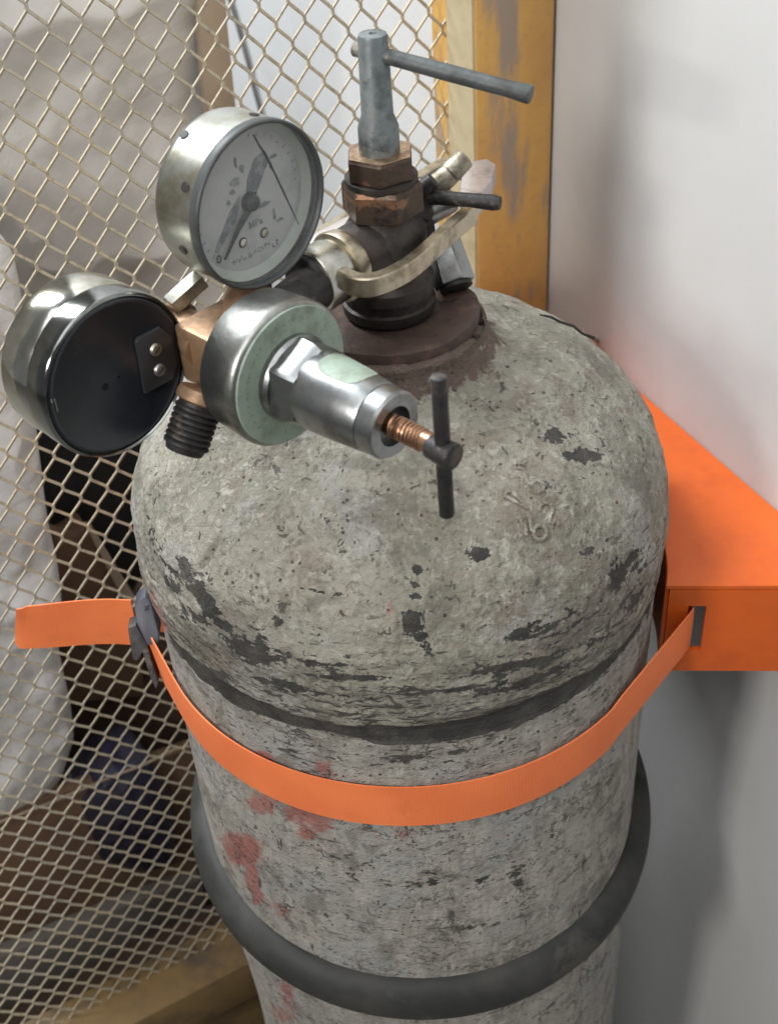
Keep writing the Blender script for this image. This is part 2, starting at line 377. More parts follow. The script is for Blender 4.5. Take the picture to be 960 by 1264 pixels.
# lattice: re-derive from the picture fit (plane scaled about the lens)
a_, b_ = .00988370*sc, .0136897*sc
camv = V((0, -0.487344, 0))
O0 = FN*.30 + FH*-.0547077 + ZZ*-.213432
O1 = camv + (O0-camv)*sc
uo, zo = O1.dot(FH), O1.z
rng = random.Random(3)
mb = MB(); wd = .00082; th = .00045
nodes = {}
def node(i, j):
    if (i, j) not in nodes:
        k = random.Random(i*977+j*31)
        nodes[(i, j)] = (uo+(i+j)*a_+k.uniform(-.0002, .0002), zo+(j-i)*b_+k.uniform(-.0002, .0002))
    return nodes[(i, j)]
UR = UC-PW
def strut(p, q, tilt, w):
    P = F(p[0], DM, p[1]); Q = F(q[0], DM, q[1]); d = (Q-P).normalized()
    s = d.cross(FN).normalized(); s, n2 = s*math.cos(tilt)+FN*math.sin(tilt), FN*math.cos(tilt)-s*math.sin(tilt)
    vs = [X+s*(w*i)+n2*(th*k) for X in (P-d*.0003, Q+d*.0003) for i, k in ((-1, -1), (1, -1), (1, 1), (-1, 1))]
    mb.add(vs, [(0, 1, 2, 3), (7, 6, 5, 4)]+[(k, (k+1) % 4+0, 4+(k+1) % 4, 4+k) for k in range(4)])
bl = .0016
for i in range(-40, 90):
    for j in range(-70, 60):
        u, z = node(i, j)
        if not (-.62 < u < UR+.012 and RT-.012 < z < .12): continue
        u1, z1 = node(i+1, j); u2, z2 = node(i, j+1)
        mb.box(F(u, DM, z), FH, FN, ZZ, .00085, .0006, bl+.0002)
        if u1 < UR+.012 and z1 > RT-.012: strut((u, z-bl), (u1, z1+bl), .55, wd)
        if u2 < UR+.012: strut((u, z+bl), (u2, z2-bl), -.45, wd*.92)
o = mb.build('mesh_sheet', M_mesh, fence, smooth=0, kind='stuff')

# ------------------------------------------------------------------ things behind the fence
def pillow(name, px, d, thick, bulge, amp, freq, mat, seed=0, rings=46, n=260, parent=None, wave=0):
    """closed, crumpled body whose front outline lies in the plane d behind the fence"""
    P = [on_plane(x, y, FN, d) for x, y in px]
    q = np.array([[p.dot(FH), p.z] for p in P]); q2 = np.roll(q, -1, 0); l = np.hypot(*(q2-q).T); t = np.concatenate([[0], np.cumsum(l)])
    s = np.linspace(0, t[-1], n, endpoint=False); k = np.searchsorted(t, s, 'right')-1; f = (s-t[k])/l[k]
    ol = q[k]+(q2-q)[k]*f[:, None]
    for _ in range(2): ol = (np.roll(ol, 1, 0)+2*ol+np.roll(ol, -1, 0))/4
    c = ol.mean(0); g = np.linspace(1, 0.02, rings)[:, None, None]
    uv = (c+(ol-c)*g).reshape(-1, 2); gg = np.repeat(np.linspace(1, .02, rings), n)
    X = np.stack([uv[:, 0], uv[:, 1], np.full(len(uv), seed*3.1)], 1)
    cr = fbm(X, freq, 5, seed); ridg = 1-np.abs(fbm(X, freq*1.3, 4, seed+40))*1.6
    dep = -bulge*(1-gg**4) - amp*(.6*cr+.6*ridg)*np.clip((1-gg)*8+.15, 0, 1)
    if wave: dep += wave*np.sin(uv[:, 0]*42+cr*2)*(1-gg**6)
    vs = [F(u, d+e, z-GZ) for (u, z), e in zip(uv, dep)]
    back = [F(c[0]+(u-c[0])*.96, d+thick, c[1]+(z-c[1])*.96-GZ) for u, z in ol]
    fs = []
    for r in range(rings-1):
        for a in range(n):
            b = (a+1) % n; fs.append((r*n+a, r*n+b, (r+1)*n+b, (r+1)*n+a))
    fs.append(tuple((rings-1)*n+a for a in range(n)))
    nb = len(vs)
    for a in range(n): b = (a+1) % n; fs.append((a, nb+a, nb+b, b))
    fs.append(tuple(nb+a for a in range(n)))
    m = MB(); m.add(vs+back, fs); return m.build(name, mat, parent, smooth=60)
def carton(name, px, d, thick, mat, bev=.004, parent=None):
    return MB().prism([on_plane(x, y, FN, d) for x, y in px], FN*thick).build(name, mat, parent, smooth=30, bev=bev)

tag(pillow('plastic_wrapped_stack', [(-120, -120), (120, -120), (262, -110), (266, 60), (272, 180), (290, 330), (300, 520), (180, 600), (60, 480), (-120, 420)],
           .40, .16, .012, .016, 5, M_tarp, 1, rings=60, n=320), 'tall stack under creased grey plastic sheet behind upper left mesh', 'wrapped stack')
tag(carton('tan_board', [(236, -110), (272, -110), (282, 30), (293, 140), (310, 330), (262, 330), (256, 140)], .385, .012, M_tan, .002),
    'narrow tan board edge standing beside the plastic wrapped stack', 'board')
tag(pillow('white_sack', [(-90, 240), (0, 286), (16, 310), (24, 350), (30, 400), (40, 480), (48, 560), (58, 640), (70, 690), (76, 745), (72, 800), (80, 837), (87, 867), (91, 910), (76, 960), (50, 992), (7, 1014), (-90, 1040)],
           .285, .10, .014, .011, 9, M_sack, 5, rings=50, n=280), 'crumpled white plastic sack bulging against mesh at far left', 'sack')
tag(carton('black_bin', [(44, 500), (175, 500), (185, 700), (160, 745), (110, 700), (70, 672), (58, 636), (50, 590)], .36, .08, M_bin, .006),
    'black plastic bin behind the mesh under the left gauge', 'bin')
cb = thing('brown_carton', 'open brown carton behind the mesh above the strap tail', 'carton', on_plane(120, 800, FN, .33))
carton('box_side', [(64, 706), (72, 676), (92, 664), (108, 652), (150, 728), (172, 760), (180, 860), (84, 870), (74, 790)], .335, .05, M_card, .003, cb)
carton('flap', [(106, 648), (114, 650), (158, 722), (176, 752), (170, 762), (150, 736)], .325, .006, M_tan, .001, cb)
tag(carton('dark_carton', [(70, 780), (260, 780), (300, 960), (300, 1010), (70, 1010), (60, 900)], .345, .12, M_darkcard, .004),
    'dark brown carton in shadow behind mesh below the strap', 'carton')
tag(pillow('blue_bundle', [(104, 1000), (126, 968), (152, 946), (186, 940), (206, 970), (216, 1010), (216, 1066), (180, 1076), (126, 1062)], .265, .05, .012, .004, 30, M_blue, 9, 24, 120),
    'dark blue plastic bundle low behind the mesh', 'bundle')
tag(carton('cardboard_sheet', [(-80, 1030), (110, 968), (260, 915), (330, 1130), (180, 1120), (-80, 1225)], .275, .012, M_card, .002),
    'flat brown cardboard sheet leaning low behind the mesh', 'cardboard')
tag(carton('grey_plank', [(-80, 1215), (180, 1108), (250, 1085), (260, 1140), (180, 1170), (-80, 1290)], .262, .03, M_plank, .003),
    'grey plank lying just above the bottom rail behind mesh', 'plank')
tag(MB().tube([on_plane(x, y, FN, .258) for x, y in ((-40, 1030), (10, 1011), (60, 992), (100, 975), (140, 958), (175, 945), (215, 925), (260, 915))], .0011, 8).build('thin_cord', M_tan),
    'thin pale cord sloping across cardboard behind the mesh', 'cord')
tag(MB().tube([on_plane(x, y, WN, DW-.004) for x, y in ((270, -60), (284, 0), (296, 40), (307, 80), (314, 110), (321, 135), (330, 180), (345, 260), (370, 330))], .0022, 10).build('wall_cable', M_cable),
    'thin dark cable hanging down white wall behind the mesh', 'cable')

tag(MB().box(F(-.34, .236, (RT-.052-GZ)/2), FH, FN, ZZ, .33, .020, (GZ+RT-.052)/2).build('low_filler', M_darkcard, bev=.003), 'dark brown low crate added to darken the lit floor just behind the bottom rail', 'filler')  # dark block added so the lit floor behind the rail reads as shade

# ------------------------------------------------------------------ gas cylinder
gas = thing('gas_cylinder', 'tall grey acetylene gas cylinder with peeling paint and domed shoulder', 'gas cylinder', (0, 0, 0))
RB, RS = .125, .1283
ZG = -.4136
def shell():
    zs = [-1.37]; rs = [.112]
    for z in np.linspace(-1.36, -.90, 40): zs.append(z); rs.append(RB)
    for z in np.linspace(-.899, ZG-.0075, 240): zs.append(z); rs.append(RB)
    # weld seam: shallow dark recess, then the overhanging shoulder of the dome
    for z in np.linspace(ZG-.007, ZG+.0065, 24):
        k = (z-ZG)/.007; zs.append(z); rs.append(RB-.0006+.0016*max(0, k)**2)
    for z, r in zip(np.linspace(ZG+.0072, -.3946, 24), np.linspace(RS-.0008, RS, 24)): zs.append(z); rs.append(r)
    H = .1042
    for t in np.sin(np.linspace(0, .97, 250)*math.pi/2):
        r = RS*(1-t**3.0256)**(1/1.4676)
        if r < .047: break
        zs.append(-.3946+H*t); rs.append(r)
    z1, r1 = zs[-1], rs[-1]
    for k in np.linspace(.05, 1, 22): zs.append(z1+.014*k**1.0); rs.append(r1-.0055*(1-(1-k)**2))
    zs.append(zs[-1]); rs.append(.02)
    zs, rs = np.array(zs), np.array(rs)
    sv = np.concatenate([[0], np.cumsum(np.hypot(np.diff(zs), np.diff(rs)))])
    front = np.linspace(-math.pi*1.02, .03*math.pi, 900, endpoint=False); back = np.linspace(.03*math.pi, .98*math.pi, 160, endpoint=False)
    th = np.concatenate([front, back]); n = len(th); m = len(zs)
    T, Zg = np.meshgrid(th, zs); Rg = np.repeat(rs[:, None], n, 1); Sg = np.repeat(sv[:, None], n, 1)
    P = np.stack([Rg*np.cos(T), Rg*np.sin(T), Zg], -1).reshape(-1, 3); zf = P[:, 2]
    # relief
    dome = np.clip((zf-ZG)/.01, 0, 1); q = P
    lump = fbm(q, 22, 3)*.0016*dome + fbm(q, 75, 3, 5)*.0006*(.35+.65*dome) + fbm(q, 260, 3, 9)*.00028*(.4+.6*dome)
    body = np.clip((ZG-.004-zf)/.006, 0, 1)
    st = np.stack([T.ravel()*.12*18, zf*150, zf*0], 1)
    lump += np.clip(fbm(st, 1.0, 4, 3), -1, .4)*.0007*np.exp(-((zf-ZG-.02)/.03)**2)
    nr = np.gradient(zs, sv, edge_order=1) if False else None
    dz = np.gradient(zs); dr = np.gradient(rs); ln = np.hypot(dz, dr)+1e-9
    nrm = np.stack([np.repeat((dz/ln)[:, None], n, 1)*np.cos(T), np.repeat((dz/ln)[:, None], n, 1)*np.sin(T), np.repeat((-dr/ln)[:, None], n, 1)], -1).reshape(-1, 3)
    # wear that has its own place on this cylinder
    X, Y = project(P + np.array([0, 0, GZ])); vis = np.einsum('ij,ij->i', nrm, (CAM-np.array([0, 0, GZ]))-P) > 0
    def blob(cx, cy, rx, ry, ang=0, p=2):
        a = math.radians(ang); dx, dy = X-cx, Y-cy
        u = (dx*math.cos(a)+dy*math.sin(a))/rx; v = (-dx*math.sin(a)+dy*math.cos(a))/ry
        return np.exp(-(u*u+v*v)**(p/2)*.9)*vis
    wear = np.zeros(len(P))
    for cx, cy, rx, ry, an, amp in [(513, 703, 9, 8, 0, .8), (511, 722, 8, 6, 0, .75), (514, 735, 8, 5, 0, .7), (508, 770, 14, 16, 20, .8), (523, 795, 10, 22, -25, .75),
            (592, 686, 15, 12, -10, .9), (298, 797, 30, 15, 25, .85), (322, 798, 11, 20, 0, .85), (252, 745, 26, 9, 45, .7), (225, 700, 8, 20, -25, .6), (430, 835, 60, 5, 3, .6), (280, 775, 20, 10, 35, .6), (345, 765, 14, 12, 0, .55),
            (368, 812, 40, 9, 10, .55), (405, 820, 22, 10, 0, .55), (350, 845, 40, 7, 12, .55), (640, 780, 20, 8, -14, .8), (680, 772, 20, 6, -22, .6), (705, 760, 16, 9, -30, .6),
            (757, 715, 16, 26, 30, .65), (785, 690, 12, 22, 20, .6), (775, 740, 30, 9, -42, .6), (710, 800, 46, 4, -24, .55), (640, 818, 44, 4, -12, .6), (560, 850, 80, 3.5, -3, .55),
            (660, 835, 70, 6, -18, .5), (430, 858, 70, 5, 4, .5), (500, 852, 40, 8, 0, .55), (700, 563, 8, 4, 0, .7), (716, 561, 18, 2.5, 0, .55), (718, 563, 9, 6, 10, .8), (736, 563, 7, 5, 0, .5),
            (680, 535, 10, 7, 20, .5), (730, 676, 22, 5, -28, .5), (243, 728, 8, 14, 20, .55), (214, 722, 10, 24, -28, .6), (240, 760, 30, 7, 40, .6), (290, 650, 9, 22, 10, .35), (275, 640, 22, 22, 0, .16),
            (347, 716, 7, 4, -30, .55), (385, 728, 28, 2.5, 12, .5), (420, 733, 10, 6, 0, .45), (600, 500, 14, 8, 20, .35), (560, 480, 30, 14, 0, .3), (590, 890, 60, 5, -8, .35),
            (230, 890, 14, 8, 30, .35), (265, 885, 6, 10, 0, .4), (650, 905, 40, 5, -20, .4), (740, 830, 30, 5, -38, .45), (600, 1085, 60, 4, -18, .3), (470, 1090, 60, 4, 5, .3), (540, 1150, 80, 4, -6, .35), (640, 1090, 6, 40, -20, .3)]:
        wear = np.maximum(wear, (.10+amp*.66)*blob(cx, cy, rx*1.15, ry*1.15, an, 2))
    jag = fbm(st*np.array([1, 1, 1]), 1.2, 4, 21)*.003
    wear = np.maximum(wear, 1.4*np.clip(1-np.abs((zf-ZG+jag*.8)/.0072)**4, 0, 1))
    wear += .13*np.exp(-((zf-ZG-.020)/.015)**2)*(zf > ZG)
    wear += .06*np.exp(-((zf-ZG+.02)/.02)**2)*(zf < ZG) + .02*body
    wear += .30*np.clip(fbm(q, 34, 4, 31)+.06, 0, 1)*dome + .20*np.clip(fbm(q*np.array([1, 1, 2.2]), 24, 4, 33), 0, 1)*body
    red = np.zeros(len(P))
    for cx, cy, rx, ry, an, amp in [(322, 938, 14, 12, 20, .95), (345, 958, 40, 9, 24, .7), (395, 950, 20, 13, 0, .5), (325, 990, 20, 14, 20, .85), (385, 1010, 34, 16, 14, .75), (378, 1028, 12, 10, 0, .7),
            (300, 1050, 24, 20, 15, .95), (312, 1085, 8, 26, -8, .9), (318, 1108, 8, 10, 0, .7), (285, 1035, 14, 10, 0, .5), (346, 1125, 22, 9, 30, .4), (352, 1222, 9, 24, -5, .6), (345, 1250, 20, 14, 0, .5), (465, 1035, 50, 20, 0, .28),
            (186, 745, 10, 26, -28, .55), (200, 770, 8, 18, -30, .5)]:
        red = np.maximum(red, amp*blob(cx, cy, rx, ry, an, 3))
    rust = np.clip((zf+.3050)/.010, 0, 1)*.6*(np.hypot(P[:, 0], P[:, 1]) < .075)
    rust = np.maximum(rust, .35*blob(540, 458, 36, 12, -25)); rust = np.maximum(rust, .35*blob(275, 640, 30, 30))
    # bumps in the thick old coat: blister right of the neck, folds, stamped pad
    lump += .0035*blob(690, 452, 34, 42, -25, 3) - .0010*blob(692, 455, 16, 22, -25, 3) + .0022*blob(615, 440, 12, 46, -12, 3) - .0014*blob(600, 470, 8, 34, 5) \
        + .0012*blob(650, 620, 70, 60, 0, 3) + .0012*blob(640, 705, 80, 14, 10) + .0018*blob(470, 650, 60, 50, 0) + .0016*blob(285, 645, 40, 30, 0) - .0012*blob(268, 690, 22, 12, -40)
    for k in range(4): lump -= .0008*blob(248+k*6, 698-k*8, 3, 9, 35)
    P = P + nrm*lump[:, None]
    low = np.clip((-.63-zf)/.16, 0, 1); low = low*low*(3-2*low)
    P[:, 0] = P[:, 0]*(1-.022*low)+.0045*low; P[:, 1] *= 1-.022*low
    P[:, 2] += GZ
    me = bpy.data.meshes.new('shell'); nf = (m-1)*n
    I, J = np.meshgrid(np.arange(m-1), np.arange(n), indexing='ij'); J2 = (J+1) % n
    quads = np.stack([I*n+J, I*n+J2, (I+1)*n+J2, (I+1)*n+J], -1).reshape(-1)
    me.vertices.add(len(P)); me.vertices.foreach_set('co', P.ravel().astype(np.float32))
    me.loops.add(nf*4); me.loops.foreach_set('vertex_index', quads.astype(np.int32))
    me.polygons.add(nf); me.polygons.foreach_set('loop_start', np.arange(0, nf*4, 4, dtype=np.int32)); me.polygons.foreach_set('loop_total', np.full(nf, 4, np.int32))
    uvl = me.uv_layers.new(name='UVMap')
    tu = np.concatenate([th, [th[0]+2*math.pi]])*.125
    uu = np.stack([tu[J], tu[J+1], tu[J+1], tu[J]], -1).reshape(-1); vv = np.stack([sv[I], sv[I], sv[I+1], sv[I+1]], -1).reshape(-1)
    uvl.data.foreach_set('uv', np.stack([uu, vv], 1).ravel().astype(np.float32))
    for nm, arr in (('sh', np.clip((-.335-zf)/.035, 0, 1)), ('band', np.exp(-((zf-ZG-.008)/.030)**2)), ('wear', wear), ('red', red), ('body', body), ('rust', rust)):
        a = me.attributes.new(nm, 'FLOAT', 'POINT'); a.data.foreach_set('value', arr.astype(np.float32))
    me.update(); me.validate()
    return link('shell', me, M_cyl, gas, 0.0001 and 180)
sh = shell()

def dome_point(x, y):          # on the shoulder surface under photo pixel
    d = (x-480)/FPX*RGT - (y-632)/FPX*UPV + fw; t = .35
    while t < .8:
        p = CAM+d*t; z = p[2]-GZ; r = math.hypot(p[0], p[1]); k = (z+.3946)/.1042
        lim = RS if k < 0 else (RS*(1-min(k, .999)**3.0256)**(1/1.4676))
        if r < lim and k < 1: return V(p)
        t += .0005
    return V(p)

# stamped characters, raised in the thick paint
def stamp(chars):
    mb = MB()
    for strokes in chars:
        for st in strokes:
            pts = []
            for k in range(len(st)-1):
                for f in np.linspace(0, 1, 5)[:-1]: pts.append((st[k][0]*(1-f)+st[k+1][0]*f, st[k][1]*(1-f)+st[k+1][1]*f))
            pts.append(st[-1]); P = [dome_point(x, y) for x, y in pts]
            mb.tube([p+(p-V((0, 0, 1.03))).normalized()*.0007 for p in P], .00095, 8)
    return mb
def circ(cx, cy, rx, ry, a0=0, a1=360, n=14):
    return [(cx+rx*math.cos(math.radians(a)), cy+ry*math.sin(math.radians(a))) for a in np.linspace(a0, a1, n)]
mk = stamp([[[(650, 628), (622, 612), (624, 607), (630, 606), (647, 624)]],
            [[(646, 585), (650, 596), (655, 600)], circ(661, 601, 9, 7, -150, 150)],
            [circ(672, 628, 8, 7, -200, 20), [(680, 630), (676, 644), (688, 648), (686, 640)]],
            [[(646, 640), (648, 660)], circ(665, 657, 8, 9), [(652, 640), (655, 655)]]])
mk.build('stamped_mark', M_cyl, gas, smooth=60)

# curled edge of old paint standing up along the far side of the shoulder
fp = []
for k, (x, y) in enumerate([(664, 391), (676, 396), (690, 400), (704, 407), (716, 414), (728, 421), (735, 424)]):
    p = dome_point(x, y); o_ = (p-V((0, 0, 1.0))).normalized(); fp.append(p+o_*(.0012+.0010*(k % 2)+(.002 if k == 6 else 0)))
MB().tube(fp, [.0004, .0007, .0006, .0008, .0006, .0009, .0013], 7).build('paint_flake', M_valve, gas, label='dark curled paint edge on the far side of the shoulder')
# neck ring
zt = -.2790
MB().lathe([(-.0300, .020), (-.0145, .0375), (-.0132, .0392), (-.0030, .0392), (-.0010, .0386), (.0000, .0370), (-.0012, .0240), (-.0015, .012)], L(0, 0, zt), ZZ, 72,
           fn=lambda t: 1+.010*math.sin(5*t+1)+.008*math.sin(11*t)+.005*math.sin(23*t+2)).build('neck_ring', worn('oxide_red_ring', (.075, .047, .037), (.032, .024, .021), .6, .1, 75, .6, .8, .35, third=(.115, .068, .052)), gas)
# valve body
vb = MB().lathe([(.0, .0185), (.0016, .0200), (.006, .0203), (.0068, .0190), (.0105, .0190), (.0112, .0200), (.0165, .0200), (.0185, .0175), (.024, .0165), (.031, .0178), (.0385, .0176), (.0425, .0150), (.0460, .0138), (.0520, .0140)], L(0, 0, zt-.001), ZZ, 56)
vb.build('valve_body', M_valve, gas)
MB().cyl(R(-.004, 0, -.2475), R(-.0255, 0, -.2475), .0145, .0135, 36, .0012).cyl(R(.004, 0, -.2475), R(.020, 0, -.2475), .011, .011, 36, .001).build('valve_outlet', M_valve, gas)
hexf = lambda ph: (lambda t: 1/math.cos(((t+ph) % (math.pi/3))-math.pi/6)*.955)
MB().lathe([(0, .0128), (.0016, .0154), (.0125, .0154), (.0142, .0144)], L(0, 0, -.2345), ZZ, 96, fn=hexf(.2)).build('packing_nut', M_bronze, gas, smooth=25)
MB().lathe([(0, .0142), (.0015, .0150), (.0032, .0150), (.0035, .0118), (.006, .0118)], L(0, 0, -.2212), ZZ, 64).build('washer', M_valve, gas)
MB().lathe([(0, .0115), (.0012, .0133), (.0092, .0133), (.0104, .0124), (.0105, .0095), (.004, .0092), (.004, .004)], L(0, 0, -.2185), ZZ, 96, fn=hexf(.55)).build('gland_nut', M_bronze, gas, smooth=25)
MB().lathe([(0, .0096), (.0005, .0128), (.0008, .0128), (.0010, .0097)], L(0, 0, -.2085), ZZ, 96, fn=hexf(.55)).build('nut_rim', worn('rubbed_copper', (.50, .36, .24), (.20, .12, .08), .38, .9, 160, .7, .2), gas)

# rubber ring round the shell
ring = MB(); rm_, Rm = .0118, .1250; zr = -.6115
prof = []
vs = []
vsN = 120; k2 = 20
mbv = []; mbf = []
for i in range(vsN):
    t = 2*math.pi*i/vsN; wob = .0008*math.sin(3*t+.5)
    for k in range(k2):
        p = 2*math.pi*k/k2; r = Rm+rm_*math.cos(p); mbv.append((r*math.cos(t), r*math.sin(t), zr+GZ+wob+.0150*math.sin(p)-.0172*r*math.cos(t)+.0834*r*math.sin(t)))
for i in range(vsN):
    for k in range(k2): mbf.append((i*k2+k, i*k2+(k+1) % k2, ((i+1) % vsN)*k2+(k+1) % k2, ((i+1) % vsN)*k2+k))
ring.add(mbv, mbf)
tag(ring.build('rubber_ring', M_rubber), 'thick black rubber shock ring hugging the cylinder below the orange strap', 'rubber ring')

# ------------------------------------------------------------------ valve key
key = thing('valve_key', 'grey steel valve key with T bar standing in the top nut', 'valve key', L(0, 0, -.205))
MB().lathe([(0, .0078), (.0012, .0083), (.0150, .0082), (.0200, .0064), (.0500, .0058), (.0512, .0054), (.0514, .0015), (.0502, .0012)], L(0, 0, -.2125), ZZ, 48).build('shaft', M_zinc, key)
kb0, kb1 = at(438, 68, .478), at(647, 115, .462)
kd = (kb1-kb0).normalized(); kc = L(0, 0, -.1685); kl = [(-.0085, .0026), (-.0078, .0033), (0, .0031), (.010, .0030), (.030, .0032), (.0545, .0031), (.0630, .0036), (.0640, .0032)]
kdir = (at(640, 113, .470)-kc); kdir = kdir.normalized()
pts = [kc+kdir*s for s, _ in kl]
MB().tube(pts, [r for _, r in kl], 20).build('handle_bar', worn('chipped_grey_paint', (.085, .095, .095), (.045, .048, .045), .5, .2, 90, .5, .4, third=(.26, .24, .20)), key)

# ------------------------------------------------------------------ pressure regulator
reg = thing('pressure_regulator', 'chrome acetylene regulator with two round gauges and clamp yoke on the valve', 'regulator', R(-.03, 0, -.2475))
dc = at(358, 463, .465)                                  # front of the diaphragm housing
RD = .0284
MB().lathe([(-.0205, .0215), (-.0195, .0262), (-.0175, .0276), (-.0040, RD), (-.0012, RD), (.0, RD-.0008), (.0006, RD-.0018)], dc, NN, 96).build('diaphragm_housing', worn('worn_nickel', (.38, .385, .365), (.15, .14, .12), .36, 1, 45, .8, .3), reg)
MB().lathe([(.0004, .0268), (.0012, .0266), (.0013, .0166), (.0004, .0165)], dc, NN, 96, closed=False).build('label_ring', M_label, reg)
# worn printing round the ring: short dark strokes
inkr = random.Random(5); mi = MB()
EU = ZZ
for k in range(74):
    a = 2*math.pi*k/74+inkr.uniform(-.02, .02)
    if inkr.random() < .38: continue
    dirv = EE*math.cos(a)+ZZ*math.sin(a); tang = -EE*math.sin(a)+ZZ*math.cos(a)
    c = dc+NN*.00142+dirv*(.0222+inkr.uniform(-.0004, .0004))
    for q in range(inkr.randint(1, 2)):
        d2 = dirv*math.cos(inkr.uniform(-1.2, 1.2))+tang*inkr.uniform(-.8, .8)
        mi.box(c+tang*inkr.uniform(-.0004, .0004), d2.normalized(), NN.cross(d2).normalized(), NN, inkr.uniform(.0003, .0007), .00011, .00003)
mi.build('ring_print', worn('faded_green_ink', (.13, .18, .14), (.25, .32, .26), .6, 0, 300, .6, 0), reg, smooth=0)
# bonnet
def flats(t):
    return 1+.05*math.cos(4*(t+.35))
bon = MB().lathe([(.0, .0166), (.0026, .0168), (.0042, .0160)], dc+NN*.001, NN, 64)
bon.lathe([(.003, .0150), (.004, .0158), (.0120, .0156), (.0150, .0142)], dc+NN*.001, NN, 96, fn=hexf(.15))
bon.lathe([(.0140, .0146), (.0165, .0149), (.030, .0142), (.0420, .0131), (.0432, .0126)], dc+NN*.001, NN, 64)
bon.build('bonnet', M_chrome2, reg, smooth=30)
MB().lathe([(.0430, .0122), (.0440, .0128), (.0500, .0126), (.0512, .0118), (.0513, .0075), (.0460, .0070)], dc+NN*.001, NN, 64).build('end_collar', M_chrome2, reg, smooth=30)
# green stick-on patch on the bonnet
pv = []; pf = []; NR, NA = 8, 40
for i in range(NR+1):
    for j in range(NA):
        q = 2*math.pi*j/NA; f = i/NR*(1+.03*math.sin(3*q+1)); cx, cy = math.cos(q), math.sin(q); e = (abs(cx)**3.2+abs(cy)**3.2)**(-1/3.2)
        s_ = .0278+.0098*f*e*cx; a = math.radians(78+36*f*e*cy)
        rr = .0149-(s_-.0165)*(.0007/.0135) if s_ < .030 else .0142-(s_-.030)*(.0011/.012)
        pv.append(dc+NN*(.001+s_)+(ZZ*math.sin(a)+EE*math.cos(a))*(rr+.0002))
for i in range(NR):
    for j in range(NA): pf.append((i*NA+j, i*NA+(j+1) % NA, (i+1)*NA+(j+1) % NA, (i+1)*NA+j))
pm = MB(); pm.add(pv, pf); pm.build('green_sticker', M_label, reg)
# adjusting screw with real turns
ts = .0500; te = .0715; sp = []
turns = 10
MB().cyl(dc+NN*.046, dc+NN*.0745, .0036, n=32).build('adjusting_screw', M_thread, reg)
hel = [dc+NN*(ts+(te-ts-.006)*k/(turns*24))+(ZZ*math.sin(2*math.pi*k/24)+EE*math.cos(2*math.pi*k/24))*.0037 for k in range(turns*24)]
MB().tube(hel, .0006, 6).build('screw_thread', M_thread, reg)
hub = dc+NN*.0748 - EE*.001
hd = (at(552, 640, .44)-at(538, 470, .44)).normalized()
MB().cyl(hub-NN*.006, hub+NN*.005, .0042, .0050, 28, .0008).build('screw_head', M_iron, reg)
hz = V((.0, 0, -1)); hz = (hz + EE*.03).normalized()
MB().cyl(hub-hz*.0305, hub+hz*.0275, .0027, n=24, bev=.0005).build('tee_bar', M_iron, reg)
# body block, stems and outlet
bc = dc - NN*.034 - ZZ*.002
blk = MB().box(bc, EE, NN, ZZ, .0135, .0145, .0125); blk.build('body_block', M_brass, reg, bev=.002)
MB().cyl(dc-NN*.024, dc-NN*.019, .0205, .0215, 64, .001).build('body_flange', M_brass, reg)
# upper gauge
def gauge(name, centre, nrm, rad, length, back):
    """centre: middle of the near face; nrm: from the far face to the near face; back: near face is the black back plate"""
    g = bpy.data.objects.new('pressure_gauge', None); COL.objects.link(g); g.location = V(centre)-V(nrm)*length*.5; g.parent = reg
    g.matrix_parent_inverse = WORLD[reg.name].inverted(); WORLD[g.name] = Matrix.Translation(g.location)
    n = V(nrm).normalized(); c = V(centre); ex = EE; s = rad
    return g, n, c
ug_c = at(325, 255.5, .470); RG = 108*.470/FPX*.985
g, n_, c_ = gauge('', ug_c, NN, RG, .0245, False)
Lg = .0255
MB().lathe([(-Lg, .004), (-Lg, RG*.90), (-Lg+.0012, RG*.965), (-Lg+.0035, RG*.985), (-.0045, RG*.985), (-.0040, RG*.96), (-.0040, RG*.935)], c_, n_, 128, closed=False).build('case', M_nickel, g, smooth=50)
MB().lathe([(-.0046, RG*.985), (-.0040, RG*1.0), (-.0008, RG*1.0), (-.0001, RG*.992), (.0002, RG*.982), (.0002, RG*.962), (-.0002, RG*.952), (-.0080, RG*.945)], c_, n_, 128, closed=False).build('bezel', M_bezel, g, smooth=60)
# screw holes of the bezel ring in the case rim
for k, (ang, s) in enumerate(((150, -.0085), (74, -.0090), (196, -.012), (118, -.021))):
    a = math.radians(ang); dv = EE*math.cos(a)+ZZ*math.sin(a)
    MB().cyl(c_+n_*s+dv*(RG*.985-.001), c_+n_*s+dv*(RG*.985+.0004), .0019, n=20).build('case_screw', M_iron, g)
MB().lathe([(-.0080, .0002), (-.0080, RG*.947)], c_, n_, 96, closed=False).build('dial', M_dial, g)
MB().lathe([(-.0079, RG*.84), (-.0055, RG*.946)], c_, n_, 96, closed=False).build('dial_rim', worn('pale_dial_rim', (.40, .43, .395), (.31, .34, .31), .5, 0, 40, .4, .02), g)
def dp(x, y, h=0): return c_+EE*(x*RG)+ZZ*(y*RG)+n_*(-.0080+h)
def flat(mb, pts, h=.00012, t=.0001):
    mb.prism([dp(x, y, h) for x, y in pts], n_*t)
mk = MB()
